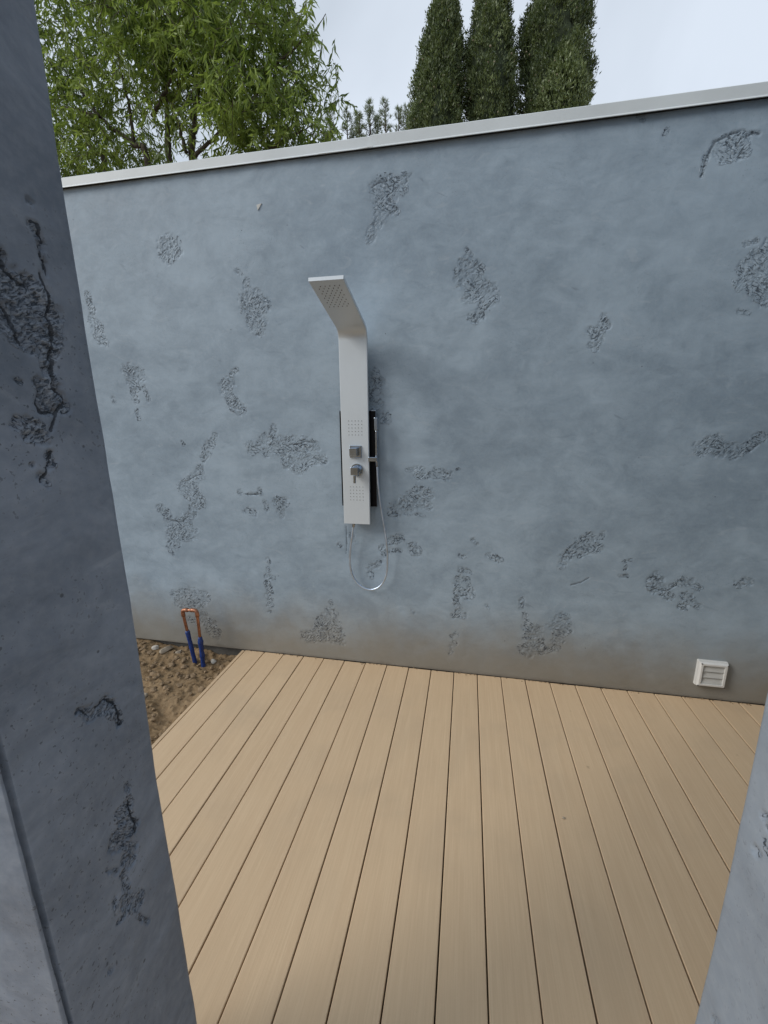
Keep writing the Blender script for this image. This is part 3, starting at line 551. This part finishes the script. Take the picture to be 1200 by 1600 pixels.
from_bm('panel_body', sweep_slab(prof, HW, .017, .003), M['panel'], sp)
bm = bmesh.new(); box(bm, sx-.06, sx+.06, -.0525, -.03, .985, 1.98, .003); box(bm, sx-.05, sx+.05, -.0165, .004, 1.10, 1.60)
from_bm('rear_housing', bm, M['satin_chrome'], sp)
bm = bmesh.new(); box(bm, -.731, -.517, -.0295, -.017, 1.072, 1.628, .0015); from_bm('side_shelf_plate', bm, M['black_glass'], sp)
bm = bmesh.new(); box(bm, -.731, -.514, -.031, -.016, 1.6285, 1.632, .0008); box(bm, -.5165, -.5135, -.031, -.016, 1.072, 1.628, .0008); from_bm('plate_trim', bm, M['chrome'], sp)
def nozzles(name, rows, cols, cx, cz, w_, h_, stagger=False, on_arm=False):
    bm = bmesh.new()
    for r_ in range(rows):
        for c_ in range(cols):
            u = (c_/(cols-1)-.5)*w_ + ((w_/(cols-1)/2*(1 if r_ % 2 else 0) - w_/(cols-1)/4) if stagger else 0); v = (r_/(rows-1)-.5)*h_
            if on_arm:
                a0, a1 = Vector((-.118, 2.064)), Vector((-.5, 2.181)); t = (a1-a0).normalized(); nn = Vector((-t.y, t.x))
                if nn.y > 0: nn = -nn
                p = a0+t*(cz+v); c0 = Vector((cx+u, p.x, p.y)); dr = Vector((0, nn.x, nn.y))
            else:
                c0 = Vector((cx+u, -.070, cz+v)); dr = Vector((0, -1, 0))
            tube(bm, [c0-dr*.001, c0+dr*.0022], [.0026, .0017] if not on_arm else [.0029, .002], 6)
    return tag(from_bm(name, bm, M['nozzle'], sp), kind='stuff')
nozzles('body_jet', 5, 5, -.628, 1.535, .076, .078)
nozzles('body_jet', 5, 5, -.628, 1.157, .076, .078)
nozzles('rain_nozzle', 10, 5, sx, .275, .088, .165, True, True)
# diverter: square plate and block
bm = bmesh.new(); box(bm, -.663, -.593, -.078, -.0695, 1.366, 1.436, .003); dv = from_bm('diverter_plate', bm, M['chrome'], sp)
bm = bmesh.new(); box(bm, -.657, -.611, -.108, -.0785, 1.379, 1.425, .003); from_bm('diverter_knob', bm, M['chrome'], dv)
# mixer: round boss, block and lever
bm = bmesh.new(); cz = 1.297
tube(bm, [(-.622, -.0695, cz), (-.622, -.079, cz)], .036, 40); me_ = from_bm('mixer_rosette', bm, M['chrome'], sp)
bm = bmesh.new(); tube(bm, [(-.622, -.0795, cz), (-.622, -.100, cz), (-.622, -.103, cz)], [.027, .027, .024], 36); from_bm('mixer_barrel', bm, M['chrome'], me_)
bm = bmesh.new(); box(bm, -.648, -.602, -.125, -.1035, 1.272, 1.318, .003); from_bm('lever_block', bm, M['chrome'], me_)
bm = bmesh.new(); box(bm, -.6325, -.6185, -.123, -.112, 1.225, 1.2715, .002); from_bm('lever', bm, M['chrome'], me_)
# hand shower, holder and hose
bm = bmesh.new(); box(bm, -.553, -.500, -.080, -.048, 1.348, 1.372, .003); hd = from_bm('handset_holder', bm, M['chrome'], sp)
hs = empty('hand_shower', (-.505, -.064, 1.34)); tag(hs, 'slim chrome hand shower clipped upright on the right side of the shower column', 'hand shower')
bm = bmesh.new(); box(bm, -.5165, -.4955, -.075, -.055, 1.52, 1.592, .003); from_bm('spray_head', bm, M['chrome'], hs)
bm = bmesh.new(); box(bm, -.513, -.499, -.071, -.057, 1.375, 1.519, .003); from_bm('handle', bm, M['chrome'], hs)
bm = bmesh.new(); tube(bm, [(-.505, -.064, 1.374), (-.505, -.064, 1.34), (-.504, -.064, 1.315)], [.0095, .0095, .0075], 14); from_bm('hose_nut', bm, M['satin_chrome'], hs)
HP = [(-.504, -.064, 1.32), (-.500, -.062, 1.22), (-.489, -.056, 1.10), (-.470, -.050, .97), (-.456, -.045, .86), (-.452, -.041, .745), (-.462, -.038, .645), (-.500, -.036, .570),
      (-.560, -.036, .540), (-.622, -.036, .558), (-.668, -.036, .61), (-.6885, -.038, .69), (-.685, -.042, .79), (-.668, -.047, .90), (-.656, -.050, .975), (-.652, -.045, 1.03)]
pts = spline(HP, 60)
bm = bmesh.new(); tube(bm, pts, [.0062+.0002*((i//2) % 2) for i in range(len(pts))], 8)
from_bm('hose', bm, M['hose'], hs, smooth=True)
bm = bmesh.new(); tube(bm, [(-.6535, -.049, 1.0), (-.6565, -.050, .962), (-.6585, -.050, .945)], [.0095, .0095, .0075], 14)
from_bm('hose_nut', bm, M['satin_chrome'], hs)

# ------------------------------------------------------------------ wall vent
vt = empty('wall_vent', (1.395, 0, .17)); tag(vt, 'white louvred vent cover low on the grey wall above the deck', 'vent')
x0, x1, z0, z1 = 1.322, 1.470, .093, .247
bm = bmesh.new()
box(bm, x0, x1, -.016, .004, z0, z1, .002)
from_bm('base_flange', bm, M['white_plastic'], vt)
bm = bmesh.new(); b_ = .020
a = [(x0+.003, z0+.003), (x1-.003, z0+.003), (x1-.003, z1-.003), (x0+.003, z1-.003)]; c = [(x0+b_, z0+b_), (x1-b_, z0+b_), (x1-b_, z1-b_), (x0+b_, z1-b_)]
mid_o = [(x0+.009, z0+.009), (x1-.009, z0+.009), (x1-.009, z1-.009), (x0+.009, z1-.009)]
def ring(P_, y): return [bm.verts.new((x, y, z)) for x, z in P_]
L = [ring(a, -.0165), ring(a, -.024), ring(mid_o, -.034), ring(c, -.034), ring(c, -.0165)]
for r0, r1 in zip(L, L[1:]):
    for j in range(4): bm.faces.new((r0[j], r0[(j+1) % 4], r1[(j+1) % 4], r1[j]))
bmesh.ops.recalc_face_normals(bm, faces=bm.faces); bmesh.ops.bevel(bm, geom=bm.edges[:], offset=.001, segments=2, affect='EDGES')
from_bm('frame', bm, M['white_plastic'], vt)
hgt = (z1-z0-2*b_)/3
for i in range(3):
    zt = z1-b_-i*hgt; bm = bmesh.new()
    V_ = [(x0+b_+.001, -.0185, zt-.001), (x1-b_-.001, -.0185, zt-.001), (x1-b_-.001, -.0285, zt-hgt+.001), (x0+b_+.001, -.0285, zt-hgt+.001)]
    f = [bm.verts.new(v) for v in V_]; g = [bm.verts.new((x, y+.0018, z)) for x, y, z in V_]
    bm.faces.new(f); bm.faces.new(g[::-1])
    for j in range(4): bm.faces.new((f[j], f[(j+1) % 4], g[(j+1) % 4], g[j]))
    bmesh.ops.recalc_face_normals(bm, faces=bm.faces); from_bm('louvre', bm, M['flap'], vt)
for x, z in [(x0+.010, z1-.009), (x1-.008, z1-.010), (x0+.008, z0+.008), (x1-.008, z0+.008)]:
    bm = bmesh.new(); tube(bm, [(x, -.033, z), (x, -.0365, z)], [.0038, .003], 10); from_bm('screw', bm, M['screw'], vt)

# ------------------------------------------------------------------ copper stub-out
pp = empty('copper_pipe_loop', (-1.78, -.12, -.06)); tag(pp, 'upturned loop of copper pipe rising from the soil with two blue sleeves', 'pipe')
Lb, Lt = Vector((-1.800, -.118, -.10)), Vector((-1.853, -.120, .331)); Rb, Rt = Vector((-1.738, -.124, -.13)), Vector((-1.742, -.120, .337))
rad = .0098
def corner(a, b, c, r, n_=8):
    p0 = b+(a-b).normalized()*r; p1 = b+(c-b).normalized()*r
    return [p0*(1-t)**2+b*2*t*(1-t)+p1*t*t for t in [k/n_ for k in range(n_+1)]]
top_l, top_r = Lt, Rt
bm = bmesh.new(); tube(bm, [Lb, *corner(Lb, top_l, top_r, .022), *corner(top_l, top_r, Rb, .022), Rb], rad, 16)
from_bm('copper_tube', bm, M['copper'], pp, smooth=True)
for a, b, c in ((Lb, top_l, top_r), (top_l, top_r, Rb)):
    bm = bmesh.new(); cc = corner(a, b, c, .024); d0 = (a-b).normalized(); d1 = (c-b).normalized()
    tube(bm, [b+d0*.046, b+d0*.045, b+d0*.026, *cc[1:-1], b+d1*.026, b+d1*.045, b+d1*.046], [.0108, .0135, .0135]+[.0128]*(len(cc)-2)+[.0135, .0135, .0108], 16)
    from_bm('elbow_fitting', bm, M['copper'], pp, smooth=True)
def sleeve(a, b, zt, blobs, seed):
    t = (b-a).normalized(); L_ = (zt-a.z)/t.z; rr = random.Random(seed); pts = []; rs = []
    for i in range(26):
        s = L_*i/25; pts.append(a+t*s+Vector((rr.uniform(-1, 1), rr.uniform(-1, 1), 0))*.0008)
        r_ = .0140+rr.uniform(-.0008, .0008)
        for bz, br in blobs:
            r_ += br*math.exp(-((a.z+t.z*s-bz)/.018)**2)
        rs.append(r_)
    rs[-1] = .0125
    bm = bmesh.new(); tube(bm, pts, rs, 14); return bm
from_bm('blue_sleeve', sleeve(Lb, Lt, .178, [(.16, .002)], 1), M['blue_sleeve'], pp, smooth=True)
from_bm('blue_sleeve', sleeve(Rb, Rt, .142, [(.10, .005), (.0, .003), (-.09, .003)], 2), M['blue_sleeve'], pp, smooth=True)

# ------------------------------------------------------------------ trees behind the wall
def inside(px, pz, poly):
    c = np.zeros(len(px), bool); n_ = len(poly)
    for i in range(n_):
        x1_, z1_ = poly[i]; x2_, z2_ = poly[(i+1) % n_]
        cond = ((z1_ > pz) != (z2_ > pz)); xi = (x2_-x1_)*(pz-z1_)/((z2_-z1_) if z2_ != z1_ else 1e-9)+x1_
        c ^= cond & (px < xi)
    return c
def unit(v): return v/np.maximum(np.linalg.norm(v, axis=1, keepdims=True), 1e-9)
def leaves_mesh(name, base, d, side, L_, W_, tint):
    """lanceolate folded leaves: 5 vertices, 4 triangles"""
    n_ = len(base); nrm = unit(np.cross(d, side))
    L_ = L_[:, None]; W_ = W_[:, None]
    mid = base+d*L_*.45-nrm*W_*.25; l = base+d*L_*.42+side*W_*.5; r = base+d*L_*.42-side*W_*.5; tip = base+d*L_-nrm*L_*.10
    V = np.stack([base, l, mid, r, tip], 1).reshape(-1, 3)
    f = np.array([[0, 1, 2], [0, 2, 3], [1, 4, 2], [2, 4, 3]]); F = (np.arange(n_)[:, None, None]*5+f).reshape(-1, 3)
    me = np_mesh(name, V, F); add_attr(me, 'tint', np.repeat(tint, 5)); return me
def crown(name, poly, gaps, N_, yc, yd, root, seed, nl=(11, 20)):
    g = np.random.default_rng(seed); P_ = np.array(poly); lo, hi = P_.min(0), P_.max(0)
    pts = []
    while len(pts) < N_:
        x = g.uniform(lo[0], hi[0], 4000); z = g.uniform(lo[1], hi[1], 4000)
        k = inside(x, z, poly)
        dens = fbm(x*2.2+seed, z*2.2, 3); k &= (dens > -.75+g.uniform(-.2, .35, len(x)))
        for gx, gz, gr in gaps: k &= (np.hypot((x-gx), (z-gz)*.85) > gr+.10+g.uniform(-.06, .04, len(x)))
        k &= ~((z < 5.15) & (x > -3.85) & (x < -2.75) & (g.random(len(x)) < .40))
        pts += list(zip(x[k], z[k]))
    pts = np.array(pts[:N_]); c0 = P_.mean(0)
    t = g.uniform(-1, 1, N_); sh = 1-.12*t**2
    X_ = c0[0]+(pts[:, 0]-c0[0])*sh; Z_ = c0[1]+(pts[:, 1]-c0[1])*sh; Y_ = yc+t*yd
    X_ += g.normal(0, .07, N_); Z_ += g.normal(0, .07, N_)
    B_, D_, S_, Ls, Ws, T_ = [], [], [], [], [], []
    lowf = fbm(X_*2.6+seed, Z_*2.6+Y_*2, 2)
    tw = bmesh.new()
    for i in range(N_):
        k = g.integers(*nl); ang = g.uniform(0, 2*math.pi); el = g.uniform(-.9, .35)
        d0 = np.array([math.cos(ang)*math.cos(el), math.sin(ang)*math.cos(el)*.8, math.sin(el)]); ln = g.uniform(.16, .34)
        s = np.linspace(0, 1, k)[:, None]; p0 = np.array([X_[i], Y_[i], Z_[i]])-d0*ln*.5
        pos = p0+d0*ln*s+np.array([0, 0, -1.])*(ln*.35*s**2)
        out = g.normal(0, 1, (k, 3)); out[:, 2] = out[:, 2]*.5-1.05
        d = unit(out*.8+d0*.7); side = unit(np.cross(d, g.normal(0, 1, (k, 3))))
        B_.append(pos); D_.append(d); S_.append(side); Ls.append(g.uniform(.055, .118, k)); Ws.append(g.uniform(.013, .024, k))
        tone = np.clip(.42+.9*lowf[i]-.18*t[i]+.12*g.normal(), 0, 1); T_.append(np.clip(tone+g.normal(0, .14, k), 0, 1))
        if i % 2 == 0: tube(tw, [pos[0], pos[k//2], pos[-1]], [.004, .003, .0015], 3, False)
    me = leaves_mesh('crown', np.concatenate(B_), np.concatenate(D_), np.concatenate(S_), np.concatenate(Ls), np.concatenate(Ws), np.concatenate(T_))
    o = link('crown', me, M['leaf'], root); from_bm('twig', tw, M['bark'], root)['kind'] = 'stuff'
    return o
def stems(root, SL, yc, foot, rmax, seed):
    g = random.Random(seed)
    for j, s in enumerate(SL):
        main = j in foot
        n_ = len(s); y0 = g.uniform(-.35, .35) if main else g.uniform(-.3, .3)
        pts = [(x, yc+y0*(.4+.6*i/(n_-1)) , z) for i, (x, z) in enumerate(s)]
        if main: pts = [(foot[j], yc, -.2), ((foot[j]*.45+s[0][0]*.55), yc+y0*.2, 2.4)]+pts
        q = spline(pts, 8); L_ = len(q)
        r0 = rmax if main else rmax*.42; rs = [max(r0*(1-.80*i/(L_-1)), .006) for i in range(L_)]
        for i in range(1, L_-1): q[i] = q[i]+Vector((g.uniform(-1, 1), g.uniform(-1, 1), 0))*.012
        bm = bmesh.new(); tube(bm, q, rs, 8); from_bm('trunk' if main else 'branch', bm, M['bark'], root, smooth=True)
YT = 2.6
tb = empty('broadleaf_tree', (-3.2, YT, -.2)); tag(tb, 'many-stemmed tree with bright drooping narrow leaves, right of the darker tree behind the wall', 'tree', 'leafy trees behind the wall')
stems(tb, STEMS_B, YT, {0: -3.35, 1: -3.2}, .055, 2)
crown('crown', CROWN_B, GAPS, 2200, YT, .75, tb, 21)
ta = empty('broadleaf_tree', (-4.3, YT+.3, -.2)); tag(ta, 'leafy tree half hidden by the left pillar, with darker foliage behind the wall', 'tree', 'leafy trees behind the wall')
stems(ta, STEMS_A, YT, {0: -4.1, 1: -4.2}, .05, 5)
crown('crown', CROWN_A, GAPS, 1450, YT+.25, .7, ta, 33)

def cypress(prof, yc, label, seed, tone, extra=None, spread=1.0):
    """prof: rows of (z, x_left, x_right) from the ground up"""
    g = np.random.default_rng(seed); pr = np.array(prof); z_ = pr[:, 0]; xc = (pr[:, 1]+pr[:, 2])/2; hw = (pr[:, 2]-pr[:, 1])/2
    root = empty('cypress_tree', (float(xc[0]), yc, -.2)); tag(root, label, 'tree', 'cypresses behind the wall')
    def rad(z, a): 
        base = np.interp(z, z_, hw); q = fbm(np.cos(a)*1.6+seed, z*1.5+np.sin(a)*1.6, 3)
        return np.maximum(base-.005, .02)*(1+.15*q)
    # inner mass
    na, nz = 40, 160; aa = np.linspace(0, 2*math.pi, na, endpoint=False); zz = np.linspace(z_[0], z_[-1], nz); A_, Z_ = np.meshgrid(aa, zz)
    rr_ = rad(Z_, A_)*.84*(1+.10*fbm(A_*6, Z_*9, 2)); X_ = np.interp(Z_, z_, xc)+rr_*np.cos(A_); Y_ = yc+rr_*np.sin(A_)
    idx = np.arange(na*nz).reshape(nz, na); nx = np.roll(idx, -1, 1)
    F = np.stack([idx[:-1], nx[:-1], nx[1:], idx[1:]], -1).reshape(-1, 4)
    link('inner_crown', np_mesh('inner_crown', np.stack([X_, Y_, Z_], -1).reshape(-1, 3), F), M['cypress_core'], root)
    # sprays
    nc = int(1500*spread); cz_ = z_[0]+(z_[-1]-z_[0])*g.random(nc)**.62; ca = g.uniform(0, 2*math.pi, nc); ct = g.normal(0, .17, nc)
    nt_ = int(15000*spread); ci = g.integers(0, nc, nt_); ar = np.maximum(rad(cz_[ci], ca[ci]), .05)
    z = np.clip(cz_[ci]+g.normal(0, .085, nt_), z_[0], z_[-1]); a = ca[ci]+g.normal(0, .042, nt_)/ar
    r = rad(z, a)*(1.0+.10*np.sin(ci*12.9898))-.35*np.abs(a-ca[ci])*ar-.25*np.abs(z-cz_[ci])+g.uniform(-.05, .02, nt_); c = np.stack([np.interp(z, z_, xc)+r*np.cos(a), yc+r*np.sin(a), z], -1)
    outd = np.stack([np.cos(a), np.sin(a), np.zeros(nt_)], -1)
    tn = tone+ct[ci]+.22*fbm(a*2.2+seed, z*3.0, 3)+g.normal(0, .06, nt_)
    if extra:
        ez, ex, er = extra
        for (bx, by, bz, rx, rz) in ez:
            m_ = 1500; th = g.uniform(0, 2*math.pi, m_); ph = np.arccos(g.uniform(-1, 1, m_)); k = g.uniform(.9, 1.05, m_)
            hh = np.cos(ph); taper = 1-.45*np.clip(hh, 0, 1)
            cc = np.stack([bx+rx*np.sin(ph)*np.cos(th)*k*taper, by+rx*np.sin(ph)*np.sin(th)*k*taper, bz+rz*hh*k], -1)
            od = np.stack([np.cos(th), np.sin(th), np.zeros(m_)], -1)
            c = np.concatenate([c, cc]); outd = np.concatenate([outd, od]); tn = np.concatenate([tn, tone+.32+g.normal(0, .10, m_)])
    nt2 = len(c); V = []; T_ = []
    for q in range(7):
        d = unit(outd*g.uniform(.15, .7, (nt2, 1))+np.array([0, 0, 1.])*g.uniform(.5, 1.1, (nt2, 1))+g.normal(0, .45, (nt2, 3)))
        s = unit(np.cross(d, g.normal(0, 1, (nt2, 3)))); L_ = g.uniform(.028, .065, (nt2, 1)); W_ = g.uniform(.010, .020, (nt2, 1))
        b0 = c+g.normal(0, .024, (nt2, 3))
        V.append(np.stack([b0-s*W_*.5, b0+s*W_*.5+d*L_*.35, b0+d*L_, b0-s*W_*.6+d*L_*.45], 1)); T_.append(np.repeat(np.clip(tn+g.normal(0, .10, nt2), 0, 1), 4))
    V = np.concatenate(V).reshape(-1, 3); F = np.arange(len(V)).reshape(-1, 4)
    me = np_mesh('crown', V, F); add_attr(me, 'tint', np.concatenate(T_)); link('crown', me, M['cypress'], root)
    bm = bmesh.new()
    k = g.choice(len(c), 420, replace=False)
    for i in k:
        mt = Matrix.Translation(Vector(c[i]+outd[i]*.02)); bmesh.ops.create_icosphere(bm, subdivisions=1, radius=float(g.uniform(.011, .019)), matrix=mt)
    from_bm('cone', bm, M['cone'], root)['kind'] = 'stuff'
    bm = bmesh.new(); tube(bm, [(float(xc[0]), yc, -.2), (float(xc[0]), yc, 1.2)], [.09, .07], 10); from_bm('trunk', bm, M['bark'], root)
    return root
cypress([(.3, -1.0, -.35), (2, -1.22, -.25), (5, -1.18, -.24), (6.35, -1.14, -.27), (6.82, -1.07, -.25), (7.25, -1.01, -.29), (7.73, -.90, -.37), (8.05, -.72, -.45), (8.35, -.62, -.52), (8.5, -.58, -.56)],
        6, 'slender brown-green cypress, leftmost of the three tall cypresses behind the wall', 41, .36)
cypress([(.3, 0, .4), (2, -.2, .58), (5, -.24, .6), (6.35, -.20, .57), (6.75, -.27, .57), (7.2, -.26, .51), (7.55, -.2, .46), (7.9, -.11, .42), (8.4, -.03, .35), (9.1, .08, .24), (9.4, .15, .17)],
        6.1, 'green cypress standing between the other two tall cypresses', 42, .42)
cypress([(.3, .8, 1.5), (2, .68, 1.68), (5, .66, 1.72), (6.35, .66, 1.72), (6.9, .60, 1.72), (7.33, .56, 1.62), (7.79, .70, 1.58), (8.4, .86, 1.5), (9.2, 1.0, 1.35), (9.7, 1.15, 1.2)],
        6.2, 'broadest cypress with a lighter bushy lobe, rightmost of the three behind the wall', 43, .30,
        ([(1.25, 5.72, 6.25, .36, .68)], 0, 0), 1.25)

def pine(x, y, top, w_, seed):
    g = np.random.default_rng(seed); root = empty('pine_tree', (x, y, -.2))
    bm = bmesh.new(); tube(bm, [(x, y, -.2), (x+g.uniform(-.05, .05), y, top-1.2), (x, y, top)], [.07, .03, .008], 6)
    B_, D_ = [], []
    for h in np.arange(.0, 2.6, .13):
        z0_ = top-h-.05; k = 4
        for a in g.uniform(0, 2*math.pi, k):
            r = w_*(.18+.5*min(h, 1.2))*g.uniform(.6, 1.1)
            tipp = np.array([x+math.cos(a)*r, y+math.sin(a)*r, z0_+r*.7]); tube(bm, [(x, y, z0_), tuple(tipp)], [.012, .006], 3, False)
            nn = 26; b = np.array([x, y, z0_])+(tipp-np.array([x, y, z0_]))*g.uniform(.65, 1.1, (nn, 1)); B_.append(b)
            D_.append(unit(g.normal(0, .75, (nn, 3))+np.array([math.cos(a)*.3, math.sin(a)*.3, .9])))
    from_bm('trunk', bm, M['bark'], root)
    b = np.concatenate(B_); d = np.concatenate(D_); s = unit(np.cross(d, g.normal(0, 1, b.shape)))
    me = leaves_mesh('crown', b, d, s, g.uniform(.10, .17, len(b)), np.full(len(b), .011), np.clip(g.normal(.5, .2, len(b)), 0, 1))
    link('crown', me, M['pine'], root); return root
labs = ['small far pine touching the edge of the leafy tree', 'far pine second from the leafy tree', 'thin far pine crowded beside a bushier one', 'short thin far pine left of the tallest one',
        'tallest of the far pines above the coping', 'low far pine just right of the tallest one', 'far pine with a clear gap on its right side', 'far pine left of the one touching the cypress', 'far pine touching the foot of the leftmost cypress']
for i, (x, top) in enumerate([(-5.0, 11.75), (-4.45, 11.66), (-4.18, 11.66), (-3.98, 11.42), (-3.67, 11.82), (-3.42, 11.50), (-3.10, 11.66), (-2.66, 11.52), (-2.40, 11.60)]):
    tag(pine(x, 14+.2*(i % 3), top, [.5, .42, .34, .34, .46, .38, .42, .5, .55][i], 60+i), labs[i], 'tree', 'far pines behind the wall')
